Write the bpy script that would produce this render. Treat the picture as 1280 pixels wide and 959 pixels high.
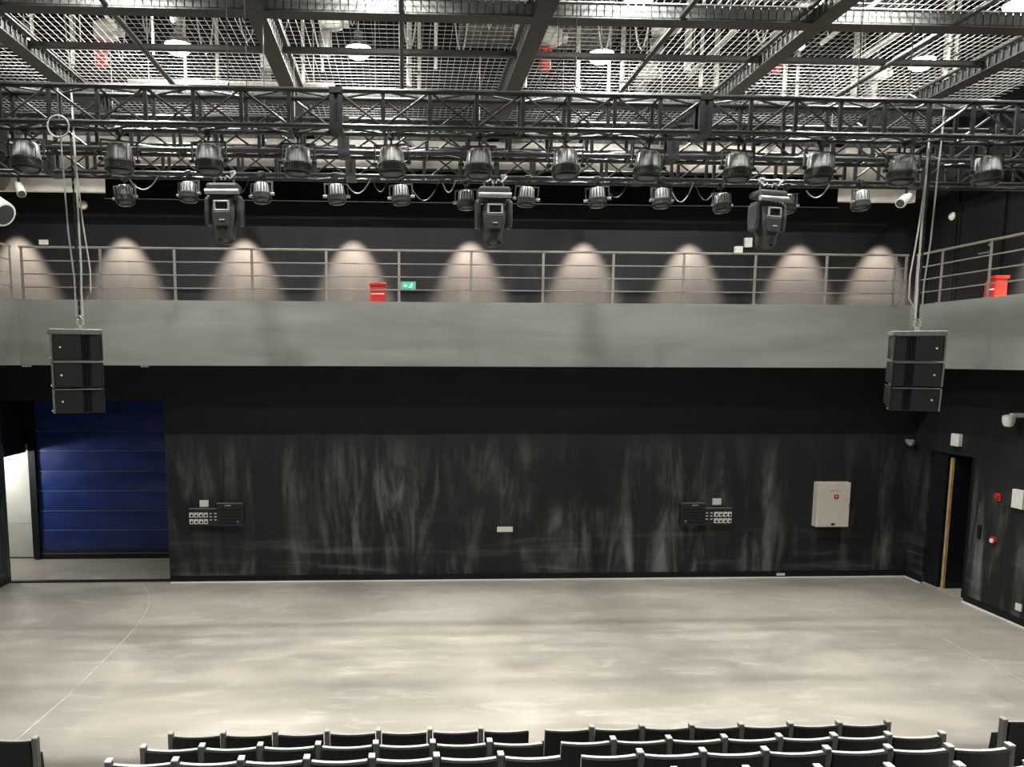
import bpy, math, random
from mathutils import Vector, Matrix, Euler
for o in list(bpy.data.objects): bpy.data.objects.remove(o, do_unlink=True)
S = bpy.context.scene
COL = S.collection
R = math.radians
rnd = random.Random(7)

# ------------------------------------------------------------------ camera
cam_d = bpy.data.cameras.new('camera'); cam = bpy.data.objects.new('camera', cam_d); COL.objects.link(cam)
cam_d.sensor_fit = 'HORIZONTAL'; cam_d.sensor_width = 36.0; cam_d.lens = 950 / 1280 * 36
cam_d.shift_x = 95 / 1280; cam_d.shift_y = 80.5 / 1280
cam_d.clip_start = 0.1; cam_d.clip_end = 100
cam.location = (0, 0, 5.03); cam.rotation_euler = (R(83.344), R(-0.211), R(-2.395))
S.camera = cam
# ------------------------------------------------------------------ world, exposure
w = bpy.data.worlds.new('world'); S.world = w; w.use_nodes = True
w.node_tree.nodes['Background'].inputs[0].default_value = (0.75, 0.85, 1, 1)
w.node_tree.nodes['Background'].inputs[1].default_value = 0.0
S.view_settings.view_transform = 'Standard'; S.view_settings.look = 'None'
S.view_settings.gamma = 1; S.view_settings.use_curve_mapping = False
S.view_settings.exposure = 0.38
PENDANT_W = 520
DOWNLIGHT_W = 3300

# ------------------------------------------------------------------ materials
MATS = {}
def mat(name, col, rough=0.6, metal=0.0, var=0.0, scale=6.0, bump=0.0, emit=0.0, emcol=None, spec=0.5, stretch=(1, 1, 1), coat=0):
    if name in MATS: return MATS[name]
    m = bpy.data.materials.new(name); m.use_nodes = True
    nt = m.node_tree; b = nt.nodes['Principled BSDF']
    b.inputs['Base Color'].default_value = (*col, 1); b.inputs['Roughness'].default_value = rough
    b.inputs['Metallic'].default_value = metal; b.inputs['Specular IOR Level'].default_value = spec
    if coat: b.inputs['Coat Weight'].default_value = coat
    if emit:
        b.inputs['Emission Color'].default_value = (*(emcol or col), 1); b.inputs['Emission Strength'].default_value = emit
    if var or bump:
        tc = nt.nodes.new('ShaderNodeTexCoord'); mp = nt.nodes.new('ShaderNodeMapping'); mp.inputs['Scale'].default_value = stretch
        nz = nt.nodes.new('ShaderNodeTexNoise'); nz.inputs['Scale'].default_value = scale; nz.inputs['Detail'].default_value = 6
        nt.links.new(tc.outputs['Object'], mp.inputs[0]); nt.links.new(mp.outputs[0], nz.inputs['Vector'])
        if var:
            mr = nt.nodes.new('ShaderNodeMapRange'); mr.inputs[1].default_value = 0.3; mr.inputs[2].default_value = 0.7
            mr.inputs[3].default_value = 1 - var; mr.inputs[4].default_value = 1 + var
            mx = nt.nodes.new('ShaderNodeVectorMath'); mx.operation = 'SCALE'; mx.inputs[0].default_value = col
            nt.links.new(nz.outputs['Fac'], mr.inputs[0]); nt.links.new(mr.outputs[0], mx.inputs['Scale'])
            nt.links.new(mx.outputs[0], b.inputs['Base Color'])
        if bump:
            bp = nt.nodes.new('ShaderNodeBump'); bp.inputs['Strength'].default_value = bump; bp.inputs['Distance'].default_value = 0.01
            nt.links.new(nz.outputs['Fac'], bp.inputs['Height']); nt.links.new(bp.outputs[0], b.inputs['Normal'])
    MATS[name] = m; return m

class NB:
    """tiny node builder"""
    def __init__(s, name):
        s.m = bpy.data.materials.new(name); s.m.use_nodes = True; s.nt = s.m.node_tree; s.b = s.nt.nodes['Principled BSDF']
        s.tc = s.nt.nodes.new('ShaderNodeTexCoord')
    def noise(s, sc, stretch=(1, 1, 1), det=6, dist=0.0, rough=0.55, loc=(0, 0, 0)):
        mp = s.nt.nodes.new('ShaderNodeMapping'); mp.inputs['Scale'].default_value = stretch; mp.inputs['Location'].default_value = loc
        n = s.nt.nodes.new('ShaderNodeTexNoise'); n.inputs['Scale'].default_value = sc; n.inputs['Detail'].default_value = det
        n.inputs['Distortion'].default_value = dist; n.inputs['Roughness'].default_value = rough
        s.nt.links.new(s.tc.outputs['Object'], mp.inputs[0]); s.nt.links.new(mp.outputs[0], n.inputs['Vector']); return n.outputs['Fac']
    def rng(s, v, a, b, c=0.0, d=1.0):
        r = s.nt.nodes.new('ShaderNodeMapRange'); r.interpolation_type = 'SMOOTHSTEP'
        for i, x in enumerate((a, b, c, d)): r.inputs[i + 1].default_value = x
        s.nt.links.new(v, r.inputs[0]); return r.outputs[0]
    def math(s, op, a, b):
        n = s.nt.nodes.new('ShaderNodeMath'); n.operation = op
        for i, x in enumerate((a, b)):
            if isinstance(x, (int, float)): n.inputs[i].default_value = x
            else: s.nt.links.new(x, n.inputs[i])
        return n.outputs[0]
    def mix(s, f, a, b):
        n = s.nt.nodes.new('ShaderNodeMix'); n.data_type = 'RGBA'
        if isinstance(f, (int, float)): n.inputs[0].default_value = f
        else: s.nt.links.new(f, n.inputs[0])
        for i, x in ((6, a), (7, b)):
            if isinstance(x, tuple): n.inputs[i].default_value = (*x, 1)
            else: s.nt.links.new(x, n.inputs[i])
        return n.outputs[2]
    def sep(s):
        n = s.nt.nodes.new('ShaderNodeSeparateXYZ'); s.nt.links.new(s.tc.outputs['Object'], n.inputs[0]); return n.outputs
    def out(s, col=None, rough=None, bump=None, bs=0.2):
        if col is not None: s.nt.links.new(col, s.b.inputs['Base Color'])
        if rough is not None:
            if isinstance(rough, (int, float)): s.b.inputs['Roughness'].default_value = rough
            else: s.nt.links.new(rough, s.b.inputs['Roughness'])
        if bump is not None:
            bp = s.nt.nodes.new('ShaderNodeBump'); bp.inputs['Strength'].default_value = bs; bp.inputs['Distance'].default_value = 0.02
            s.nt.links.new(bump, bp.inputs['Height']); s.nt.links.new(bp.outputs[0], s.b.inputs['Normal'])
        return s.m

def floor_mat():
    n = NB('stage_floor_concrete')
    a = n.rng(n.noise(0.35, (1, 1.5, 1), 5, 0.6), 0.3, 0.7)
    c = n.mix(a, (0.29, 0.272, 0.238), (0.42, 0.392, 0.342))
    st = n.rng(n.noise(1.2, (0.6, 2.2, 1), 8, 1.2, 0.65), 0.5, 0.72)
    c = n.mix(n.math('MULTIPLY', st, 0.55), c, (0.54, 0.51, 0.465))
    dk = n.rng(n.noise(0.8, (1, 0.8, 1), 6, 0.8, loc=(9, 3, 0)), 0.55, 0.75)
    c = n.mix(n.math('MULTIPLY', dk, 0.4), c, (0.22, 0.208, 0.19))
    sc = n.rng(n.noise(5, (0.35, 3.5, 1), 4, 2.5, loc=(4, 1, 0)), 0.68, 0.74)
    c = n.mix(n.math('MULTIPLY', sc, 0.5), c, (0.62, 0.59, 0.54))
    return n.out(c, n.rng(n.noise(1.5, (1, 1, 1)), 0.3, 0.7, 0.30, 0.46), n.noise(30), 0.05)
def scuff_wall(name, base, light, amt, zlo, zhi):
    """black paint rubbed grey by scenery: streaks of wear with a shape of their own"""
    n = NB(name)
    v = n.noise(1.3, (1.6, 1.6, 0.28), 7, 0.7, 0.62)
    v2 = n.noise(0.45, (1, 1, 0.8), 5, 0.4, loc=(3, 2, 7))
    h = n.noise(2.2, (0.18, 0.18, 2.0), 6, 0.5, loc=(1, 5, 2))
    z = n.sep()[2]
    zz = n.math('MULTIPLY', n.rng(z, zlo, zlo + 0.15, 0.3, 1.0), n.rng(z, zhi - 1.6, zhi, 1.0, 0.0))
    m1 = n.math('MULTIPLY', n.math('MULTIPLY', n.rng(v, 0.42, 0.78), n.rng(v2, 0.35, 0.62)), zz)
    m2 = n.math('MULTIPLY', n.rng(h, 0.5, 0.8), n.rng(z, zlo + 1.7, zlo + 0.1, 0, 0.45))
    m = n.math('MULTIPLY', n.math('ADD', m1, m2), amt)
    c = n.mix(m, base, light)
    n.b.inputs['Specular IOR Level'].default_value = 0.3
    return n.out(c, n.rng(v, 0.3, 0.7, 0.66, 0.52), n.noise(14), 0.06)
def slab_mat():
    n = NB('gallery_fascia_grey_paint')
    a = n.rng(n.noise(1.1, (0.25, 0.25, 1.6), 6, 0.5), 0.3, 0.7)
    c = n.mix(a, (0.165, 0.173, 0.163), (0.235, 0.245, 0.23))
    d = n.rng(n.noise(0.9, (0.7, 0.7, 0.5), 6, 0.8, loc=(5, 1, 3)), 0.56, 0.75)
    c = n.mix(n.math('MULTIPLY', d, 0.45), c, (0.10, 0.107, 0.104))
    return n.out(c, 0.55, n.noise(18, (0.3, 0.3, 2)), 0.05)

M_FLOOR = floor_mat()
M_WALL = scuff_wall('charcoal_wall_scuffed', (0.015, 0.0165, 0.0185), (0.27, 0.28, 0.27), 0.95, 0.0, 3.6)
M_WALLR = scuff_wall('charcoal_side_wall_scuffed', (0.014, 0.0155, 0.017), (0.34, 0.34, 0.315), 1.15, 0.0, 3.2)
M_UPPER = scuff_wall('gallery_wall_dark_paint', (0.0075, 0.0085, 0.0125), (0.08, 0.075, 0.07), 0.25, 6.2, 8.2)
M_SLAB = slab_mat()
M_BLACK = mat('black_paint', (0.008, 0.009, 0.012), 0.6, var=0.2, spec=0.25)
M_BLKMETAL = mat('black_powder_coat', (0.016, 0.017, 0.019), 0.42, var=0.25, scale=20)
M_TRUSS = mat('black_truss_paint', (0.03, 0.032, 0.033), 0.28, 0.3, var=0.3, scale=9)
M_BEAM = mat('dark_beam_paint', (0.030, 0.032, 0.033), 0.5, var=0.25, scale=5)
M_GALV = mat('galvanised_wire', (0.30, 0.30, 0.285), 0.4, 0.2, var=0.15, scale=8)
M_LASH = mat('grey_lashing', (0.075, 0.078, 0.075), 0.6, var=0.3, scale=12)
M_STEEL = mat('brushed_rail_steel', (0.22, 0.21, 0.195), 0.45, 0.2, var=0.15)
M_WHITE = mat('white_plastic', (0.78, 0.77, 0.73), 0.45, var=0.04)
M_CREAM = mat('cream_enamel', (0.70, 0.66, 0.58), 0.4, var=0.05)
M_BEIGE = mat('beige_fascia', (0.42, 0.40, 0.36), 0.7, var=0.2, scale=3)
M_GREY = mat('mid_grey_paint', (0.22, 0.23, 0.235), 0.6, var=0.15)
M_LGREY = mat('light_grey_panel', (0.55, 0.55, 0.52), 0.6, var=0.1, scale=2)
M_RED = mat('red_enamel', (0.45, 0.025, 0.022), 0.4, var=0.08)
M_GREEN = mat('exit_green', (0.02, 0.42, 0.24), 0.4, emit=0.25, emcol=(0.05, 0.5, 0.32))
M_SIGNW = mat('exit_white', (0.85, 0.95, 0.9), 0.4, emit=0.35, emcol=(0.8, 1, 0.92))
M_BLUE = mat('blue_pvc_curtain', (0.015, 0.036, 0.18), 0.33, var=0.25, scale=2.5, bump=0.25, stretch=(0.5, 1, 1.4))
M_BLUED = mat('blue_badge', (0.10, 0.25, 0.62), 0.4, var=0.05)
M_BATTEN = mat('pale_batten_edge', (0.13, 0.17, 0.32), 0.35, var=0.1)
M_GOLD = mat('raw_timber_edge', (0.50, 0.36, 0.16), 0.7, var=0.45, scale=9, stretch=(6, 6, 0.8))
M_SILL = mat('pale_concrete_sill', (0.42, 0.38, 0.31), 0.8, var=0.25, scale=7)
M_SPK = mat('speaker_grille', (0.02, 0.0215, 0.023), 0.55, var=0.1, scale=200, bump=0.2, spec=0.25)
M_SPKB = mat('speaker_cabinet', (0.022, 0.023, 0.024), 0.5, var=0.2, scale=40)
M_EDGE = mat('worn_metal_edge', (0.22, 0.225, 0.22), 0.4, 0.4, var=0.2, scale=20)
M_SEAT = mat('seat_black_shell', (0.0035, 0.004, 0.006), 0.5, var=0.2, spec=0.25)
M_SEATF = mat('seat_fabric_lit_tone', (0.42, 0.42, 0.40), 0.85, var=0.12, scale=60, bump=0.2)  # pale tone stands for light caught on the black upholstery's top edge
M_ARM = mat('armrest_grey', (0.10, 0.10, 0.105), 0.45, var=0.15)
M_ARMC = mat('armrest_cap', (0.42, 0.42, 0.40), 0.45, var=0.1)
M_RISER = mat('riser_deck', (0.40, 0.38, 0.34), 0.7, var=0.15)
M_FIXG = mat('fixture_heat_sink', (0.40, 0.405, 0.40), 0.28, 0.3, var=0.25, scale=12)
M_FIXB = mat('fixture_black_plastic', (0.06, 0.063, 0.065), 0.33, var=0.2)
M_LENS = mat('dark_glass_lens', (0.035, 0.038, 0.042), 0.2, spec=0.8, var=0.1)
M_LAMP = mat('lamp_lens_lit', (1, 0.97, 0.9), 0.5, emit=35.0, emcol=(1, 0.96, 0.86))
M_LAMPH = mat('lamp_housing', (0.30, 0.30, 0.29), 0.4, 0.5, var=0.1)
M_PIPE = mat('pale_conduit', (0.62, 0.61, 0.57), 0.45, 0.2, var=0.12)
M_DUCT = mat('galvanised_duct', (0.16, 0.165, 0.165), 0.5, 0.3, var=0.2, scale=3)
M_ROOF = mat('dark_roof_deck', (0.07, 0.072, 0.075), 0.85, var=0.3, scale=2)
M_CABLE = mat('black_cable', (0.03, 0.03, 0.032), 0.45, var=0.2)
M_CABLEW = mat('pale_cable', (0.45, 0.45, 0.43), 0.5, var=0.1)
M_WIREROPE = mat('wire_rope', (0.52, 0.53, 0.52), 0.35, 0.5, var=0.2, scale=60)
M_TAPE = mat('pale_floor_line', (0.56, 0.53, 0.48), 0.6, var=0.25, scale=5)
M_CLOTH = mat('black_serge', (0.004, 0.0045, 0.007), 0.95, var=0.2, scale=3, stretch=(3, 1, 0.4), spec=0.08)
M_WHITELINE = mat('white_skirting_line', (0.85, 0.84, 0.80), 0.5, var=0.05)

# ------------------------------------------------------------------ mesh helpers
class MB:
    def __init__(s): s.v = []; s.f = []
    def add(s, vs, fs):
        k = len(s.v); s.v += [tuple(p) for p in vs]; s.f += [tuple(i + k for i in f) for f in fs]; return s
    def box(s, x0, x1, y0, y1, z0, z1):
        return s.add([(x0, y0, z0), (x1, y0, z0), (x1, y1, z0), (x0, y1, z0), (x0, y0, z1), (x1, y0, z1), (x1, y1, z1), (x0, y1, z1)],
                     [(0, 3, 2, 1), (4, 5, 6, 7), (0, 1, 5, 4), (1, 2, 6, 5), (2, 3, 7, 6), (3, 0, 4, 7)])
    def cb(s, cx, cy, cz, sx, sy, sz): return s.box(cx - sx / 2, cx + sx / 2, cy - sy / 2, cy + sy / 2, cz - sz / 2, cz + sz / 2)
    def cyl(s, p0, p1, r, n=8, r2=None):
        p0 = Vector(p0); p1 = Vector(p1); d = (p1 - p0).normalized(); r2 = r if r2 is None else r2
        a = d.orthogonal().normalized(); b = d.cross(a)
        vs = []
        for p, q in ((p0, r), (p1, r2)):
            for i in range(n):
                t = 2 * math.pi * (i + 0.5) / n; vs.append(p + (a * math.cos(t) + b * math.sin(t)) * q)
        fs = [(i, (i + 1) % n, n + (i + 1) % n, n + i) for i in range(n)]
        return s.add(vs, fs + [tuple(range(n - 1, -1, -1)), tuple(range(n, 2 * n))])
    def lathe(s, prof, n=20, c=(0, 0, 0), sx=1, sy=1):
        vs = []; fs = []
        for r, z in prof:
            for i in range(n):
                t = 2 * math.pi * i / n; vs.append((c[0] + r * math.cos(t) * sx, c[1] + r * math.sin(t) * sy, c[2] + z))
        for j in range(len(prof) - 1):
            for i in range(n): fs.append((j * n + i, j * n + (i + 1) % n, (j + 1) * n + (i + 1) % n, (j + 1) * n + i))
        fs.append(tuple(range(n - 1, -1, -1))); k = (len(prof) - 1) * n; fs.append(tuple(range(k, k + n)))
        return s.add(vs, fs)
    def prism(s, poly, a0, a1, axis='y'):
        n = len(poly)
        def P(p, a): return (p[0], a, p[1]) if axis == 'y' else ((a, p[0], p[1]) if axis == 'x' else (p[0], p[1], a))
        vs = [P(p, a0) for p in poly] + [P(p, a1) for p in poly]
        return s.add(vs, [tuple(range(n)), tuple(range(2 * n - 1, n - 1, -1))] + [(i, i + n, (i + 1) % n + n, (i + 1) % n) for i in range(n)])
    def tube(s, pts, r, n=6):
        pts = [Vector(p) for p in pts]; vs = []; fs = []; N = len(pts)
        for i, p in enumerate(pts):
            d = (pts[min(i + 1, N - 1)] - pts[max(i - 1, 0)]).normalized()
            ref = Vector((0, 0, 1)) if abs(d.z) < 0.9 else Vector((1, 0, 0))
            a = d.cross(ref).normalized(); b = d.cross(a)
            for k in range(n):
                t = 2 * math.pi * k / n; vs.append(p + (a * math.cos(t) + b * math.sin(t)) * r)
        for i in range(N - 1):
            for k in range(n): fs.append((i * n + k, i * n + (k + 1) % n, (i + 1) * n + (k + 1) % n, (i + 1) * n + k))
        fs += [tuple(range(n - 1, -1, -1)), tuple(range((N - 1) * n, N * n))]
        return s.add(vs, fs)
    def loft(s, secs):
        """secs: list of (z, halfx, halfy, cx, cy, power)"""
        n = 20; vs = []; fs = []
        for z, hx, hy, cx, cy, pw in secs:
            for i in range(n):
                t = 2 * math.pi * i / n; c, q = math.cos(t), math.sin(t)
                vs.append((cx + hx * math.copysign(abs(c) ** pw, c), cy + hy * math.copysign(abs(q) ** pw, q), z))
        for j in range(len(secs) - 1):
            for i in range(n): fs.append((j * n + i, j * n + (i + 1) % n, (j + 1) * n + (i + 1) % n, (j + 1) * n + i))
        k = (len(secs) - 1) * n
        fs += [tuple(range(n - 1, -1, -1)), tuple(range(k, k + n))]
        return s.add(vs, fs)
    def mesh(s, name, m, smooth=False):
        me = bpy.data.meshes.new(name); me.from_pydata(s.v, [], s.f); me.materials.append(m)
        import bmesh
        bm = bmesh.new(); bm.from_mesh(me); bmesh.ops.recalc_face_normals(bm, faces=bm.faces); bm.to_mesh(me); bm.free()
        if smooth:
            me.polygons.foreach_set('use_smooth', [True] * len(me.polygons))
            me.set_sharp_from_angle(angle=R(38))
        me.update(); return me
    def build(s, name, m, parent=None, smooth=False, loc=(0, 0, 0), bevel=0):
        o = bpy.data.objects.new(name, s.mesh(name, m, smooth)); COL.objects.link(o); o.parent = parent; o.location = loc
        if bevel:
            b = o.modifiers.new('bevel', 'BEVEL'); b.width = bevel; b.segments = 2; b.limit_method = 'ANGLE'
        return o
def tag(o, label=None, cat=None, group=None, kind=None):
    if label: o['label'] = label
    if cat: o['category'] = cat
    if group: o['group'] = group
    if kind: o['kind'] = kind
    return o
def thing(name, label, cat, loc=(0, 0, 0), rz=0, group=None):
    o = bpy.data.objects.new(name, None); COL.objects.link(o); o.location = loc; o.rotation_euler = (0, 0, rz)
    o.empty_display_size = 0.1
    return tag(o, label, cat, group)
def dup(o, parent=None):
    c = o.copy(); COL.objects.link(c); c.parent = parent
    for ch in list(o.children): dup(ch, c)
    return c
def inst(me, name, parent, loc=(0, 0, 0)):
    o = bpy.data.objects.new(name, me); COL.objects.link(o); o.parent = parent; o.location = loc; return o
def struct(o): o['kind'] = 'structure'; return o
ORD = ['first', 'second', 'third', 'fourth', 'fifth', 'sixth', 'seventh', 'eighth', 'ninth', 'tenth', 'eleventh', 'twelfth', 'thirteenth', 'fourteenth']
def light(name, kind, energy, col, loc, parent=None, size=0.1, spot=None, blend=0.4, rot=(0, 0, 0)):
    l = bpy.data.lights.new(name, kind); l.energy = energy; l.color = col; l.shadow_soft_size = size
    if spot: l.spot_size = R(spot); l.spot_blend = blend
    o = bpy.data.objects.new(name, l); COL.objects.link(o); o.location = loc; o.rotation_euler = rot; o.parent = parent; return o

# ------------------------------------------------------------------ room shell
XL, XR, YB, ZC = -8.87, 11.75, 16.9, 12.6
YN = -4.0
struct(MB().box(-11.2, 13.2, YN, 19.6, -0.2, 0).build('floor', M_FLOOR))
struct(MB().box(-11.2, 13.2, YN, 19.6, ZC, ZC + 0.2).build('ceiling', M_ROOF))
# back wall with the loading bay opening on one side
struct(MB().box(-5.27, XR, YB, YB + 0.2, 0, 5.5).box(-11.2, -5.27, YB, YB + 0.2, 4.1, 5.5).box(-11.2, XL, YB, YB + 0.2, 0, 4.1).build('wall_back', M_WALL))
struct(MB().box(-11.2, XR, YB, YB + 0.2, 5.5, ZC).build('wall_back_upper', M_UPPER))
struct(MB().box(XL - 0.2, XL, YN, YB, 0, 5.5).build('wall_left', M_WALLR))
struct(MB().box(XL - 0.2, XL, YN, YB, 5.5, ZC).build('wall_left_upper', M_UPPER))
DY0, DY1, DZ = 15.02, 16.35, 3.05
struct(MB().box(XR, XR + 0.2, YN, DY0, 0, 5.5).box(XR, XR + 0.2, DY1, YB + 0.2, 0, 5.5).box(XR, XR + 0.2, DY0, DY1, DZ, 5.5).build('wall_right', M_WALLR))
struct(MB().box(XR, XR + 0.2, YN, YB + 0.2, 5.5, ZC).build('wall_right_upper', M_UPPER))
struct(MB().box(-11.2, 13.2, YN - 0.2, YN, 0, ZC).build('wall_front', M_BLACK))
# loading bay behind the opening
struct(MB().box(-11.2, -5.1, 19.2, 19.4, 0, 4.3).build('wall_bay_back', M_BLACK))
struct(MB().box(-5.27, -5.1, YB + 0.2, 19.2, 0, 4.3).build('wall_bay_right', M_BLACK))
struct(MB().box(-11.2, -11.05, YB + 0.2, 19.2, 0, 4.3).build('wall_bay_left', M_BLACK))
struct(MB().box(-11.05, -5.27, YB + 0.2, 19.2, 4.1, 4.3).build('ceiling_bay', M_BLACK))
struct(MB().box(-11.0, -9.32, YB + 0.25, 19.0, 2.72, 4.1).build('trim_bay_bulkhead', M_BLACK))
struct(MB().box(-8.87, -5.3, 16.98, 17.10, 0, 0.035).build('trim_bay_threshold', M_BLKMETAL))
# corridor behind the side door
struct(MB().box(13.0, 13.2, 14.6, 16.8, 0, 3.3).box(XR + 0.2, 13.0, 14.6, 14.8, 0, 3.3).box(XR + 0.2, 13.0, 16.6, 16.8, 0, 3.3).box(XR + 0.2, 13.2, 14.6, 16.8, 3.3, 3.4).build('wall_corridor', M_BLACK))
struct(MB().box(XR + 0.01, XR + 0.9, DY0 + 0.02, DY1 - 0.02, 0, 0.05).build('trim_door_sill', M_SILL))
# skirtings: black board with a white line at the floor
struct(MB().box(-5.25, XR - 0.03, YB - 0.02, YB, 0.03, 0.16).build('baseboard_back', M_BLACK))
struct(MB().box(-5.25, XR - 0.02, YB - 0.05, YB, 0, 0.03).build('trim_back_white_line', M_WHITELINE))
struct(MB().box(XR - 0.02, XR, YN, DY0, 0.03, 0.16).box(XR - 0.02, XR, DY1, YB, 0.03, 0.16).build('baseboard_right', M_BLACK))
struct(MB().box(XR - 0.05, XR, YN, DY0, 0, 0.03).box(XR - 0.05, XR, DY1, YB - 0.05, 0, 0.03).build('trim_right_white_line', M_WHITELINE))

# galleries
GF, GX, GXL, SB, ST = 15.9, 10.72, -7.8, 4.88, 6.2
struct(MB().box(GXL, GX, GF, YB, SB, ST).build('gallery_slab_back', M_SLAB))
struct(MB().box(GX, XR, YN, YB, SB, ST).build('gallery_slab_right', M_SLAB))
struct(MB().box(XL, GXL, YN, YB, SB, ST).build('gallery_slab_left', M_SLAB))
# pale fascia and black soffits over the galleries
struct(MB().box(XL, GX, 16.0, 16.12, 8.34, 9.42).build('trim_gallery_fascia', M_BEIGE))  # upper part made taller as a pale stand-in for the lit ceiling beyond
struct(MB().box(XL, GX, 16.12, YB, 8.5, 8.6).build('ceiling_gallery_back', M_BLACK))
struct(MB().box(GX, XR, YN, YB, 8.60, 9.3).build('ceiling_gallery_right', M_BLACK))
struct(MB().box(XL, GXL, YN, 16.0, 8.60, 9.3).build('ceiling_gallery_left', M_BLACK))
struct(MB().box(XL, XL + 0.35, 15.55, 15.95, ST, 8.6).build('trim_gallery_column', M_LGREY))
struct(MB().box(XR - 0.06, XR, 16.05, 16.38, ST, 8.6).build('trim_gallery_pilaster', M_UPPER))
struct(MB().box(-8.8, GX, YB - 0.012, YB, 8.02, 8.07).build('trim_gallery_wall_bar', M_BLKMETAL))

def railing(name, p0, p1, posts, label, axis):
    t = thing(name, label, 'railing', (p0[0], p0[1], ST))
    L = (Vector(p1) - Vector(p0)).length; d = (Vector(p1) - Vector(p0)).normalized()
    for z, r in ((1.045, 0.024), (0.775, 0.014), (0.512, 0.014), (0.25, 0.014)):
        MB().cyl((0, 0, z), tuple(d * L + Vector((0, 0, z))), r, 8).build('rail', M_STEEL, t, True)
    pm = MB().cb(0, 0, 0.515, 0.05 if axis == 'x' else 0.018, 0.018 if axis == 'x' else 0.05, 1.03).cb(0, 0, 0.006, 0.11, 0.11, 0.012).mesh('post', M_STEEL)
    for s in posts: inst(pm, 'post', t, tuple(d * s))
    return t
bx = [-7.70, -6.14, -4.66, -3.10, -1.59, -0.10, 1.39, 2.89, 4.36, 5.85, 7.37, 8.90, 10.38, 10.62]
railing('gallery_railing', (-7.74, 15.99, 0), (10.66, 15.99, 0), [x + 7.74 for x in bx], 'steel four-bar railing along the back gallery edge', 'x')
railing('gallery_railing', (10.80, 15.92, 0), (10.80, 2.0, 0), [0.03, 0.77, 2.05, 3.4, 4.8, 6.2, 7.6, 9.0, 10.4, 11.8, 13.2], 'steel four-bar railing on the side gallery above the open doorway', 'y')
railing('gallery_railing', (-7.88, 15.92, 0), (-7.88, 2.0, 0), [0.03, 1.4, 2.8, 4.2, 5.6, 7.0, 8.4, 9.8, 11.2, 12.6], 'steel four-bar railing on the side gallery beside the grey column', 'y')

# ------------------------------------------------------------------ blue roll-up door and pale door in the bay
t = thing('roll_up_door', 'dark blue fabric roll-up door with pale battens in the loading bay', 'roll-up door', (-7.5, 19.2, 0))
zs = [0.22, 0.73, 1.22, 1.73, 2.23, 2.74, 3.24, 4.02]
for i in range(7):
    z0, z1 = zs[i] + 0.012, zs[i + 1] - 0.012
    m = MB(); nx, nz = 14, 6; vs = []
    for b in range(nz + 1):
        for a in range(nx + 1):
            x = -1.6 + 3.2 * a / nx; z = z0 + (z1 - z0) * b / nz
            y = -0.10 - 0.022 * math.sin(math.pi * b / nz) * (0.6 + 0.5 * math.sin(a * 1.7 + i * 2.1)) - (0.02 * abs(math.sin(a * 2.3 + b)) if i == 0 else 0)
            vs.append((x, y, z))
    fs = [(b * (nx + 1) + a, b * (nx + 1) + a + 1, (b + 1) * (nx + 1) + a + 1, (b + 1) * (nx + 1) + a) for b in range(nz) for a in range(nx)]
    k = len(vs); vs2 = vs + [(v[0], -0.085, v[2]) for v in vs]
    rim = [a for a in range(nx + 1)] + [b * (nx + 1) + nx for b in range(1, nz + 1)] + [nz * (nx + 1) + a for a in range(nx - 1, -1, -1)] + [b * (nx + 1) for b in range(nz - 1, 0, -1)]
    fs2 = fs + [tuple(j + k for j in reversed(f)) for f in fs] + [(rim[j], rim[j] + k, rim[(j + 1) % len(rim)] + k, rim[(j + 1) % len(rim)]) for j in range(len(rim))]
    m.add(vs2, fs2).build('curtain_panel', M_BLUE, t, True)
for z in zs[1:-1]: MB().box(-1.6, 1.6, -0.125, -0.085, z - 0.008, z + 0.008).build('batten', M_BATTEN, t)
MB().box(-1.62, 1.62, -0.14, -0.07, 0.11, 0.23).build('bottom_bar', M_BLKMETAL, t, bevel=0.01)
MB().box(-1.62, 1.62, -0.16, -0.05, 0.0, 0.10).build('rubber_seal', M_BLACK, t, bevel=0.02)
MB().box(-1.62, 1.62, -0.145, -0.14, 0.125, 0.145).build('edge_strip', M_EDGE, t)
for s in (-1, 1): MB().box(s * 1.68 - 0.07, s * 1.68 + 0.07, -0.2, -0.002, 0, 4.05).build('guide_rail', M_BLACK, t)
t = thing('bay_door', 'plain pale grey door leaf at the side of the blue roll-up door', 'door', (-9.78, 19.2, 0))
MB().box(-0.5, 0.44, -0.05, -0.002, 0.03, 2.9).build('leaf', M_LGREY, t, bevel=0.006)
MB().box(-0.46, 0.40, -0.056, -0.05, 0.9, 0.93).build('kick_rail', M_LGREY, t)
MB().box(0.45, 0.5, -0.09, -0.002, 0, 2.95).build('frame', M_BLACK, t)

t = thing('bay_fill_lamp', 'added unseen batten lamp under the black bulkhead, brightening the pale bay door', 'lamp', (-10.2, 18.0, 2.72))  # added out of view to brighten the pale door leaf
MB().box(-0.05, 0.05, -0.5, 0.5, -0.05, -0.001).build('tray', M_WHITE, t); MB().cyl((0, -0.46, -0.07), (0, 0.46, -0.07), 0.018, 10).build('tube', M_LAMP, t, True)
light('bay_fill_light', 'POINT', 110, (1, 0.97, 0.9), (0, 0, -0.16), t, 0.08)
# side doorway: timber edge and open black leaf
t = thing('stage_door', 'black stage door standing open with a bare timber edge', 'door', (XR + 0.12, 15.82, 0.05))
MB().box(-0.03, 0.02, -0.03, 0.03, 0, 2.9).build('timber_edge', M_GOLD, t)
MB().box(0.02, 0.9, -0.03, 0.03, 0, 2.9).build('leaf', M_BLACK, t)
MB().box(-0.07, 0.0, 0.08, 0.5, 0, 2.98).build('frame', M_BLACK, t)
MB().box(-0.07, 0.0, -0.78, -0.64, 0, 2.98).build('frame', M_BLACK, t)

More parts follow.
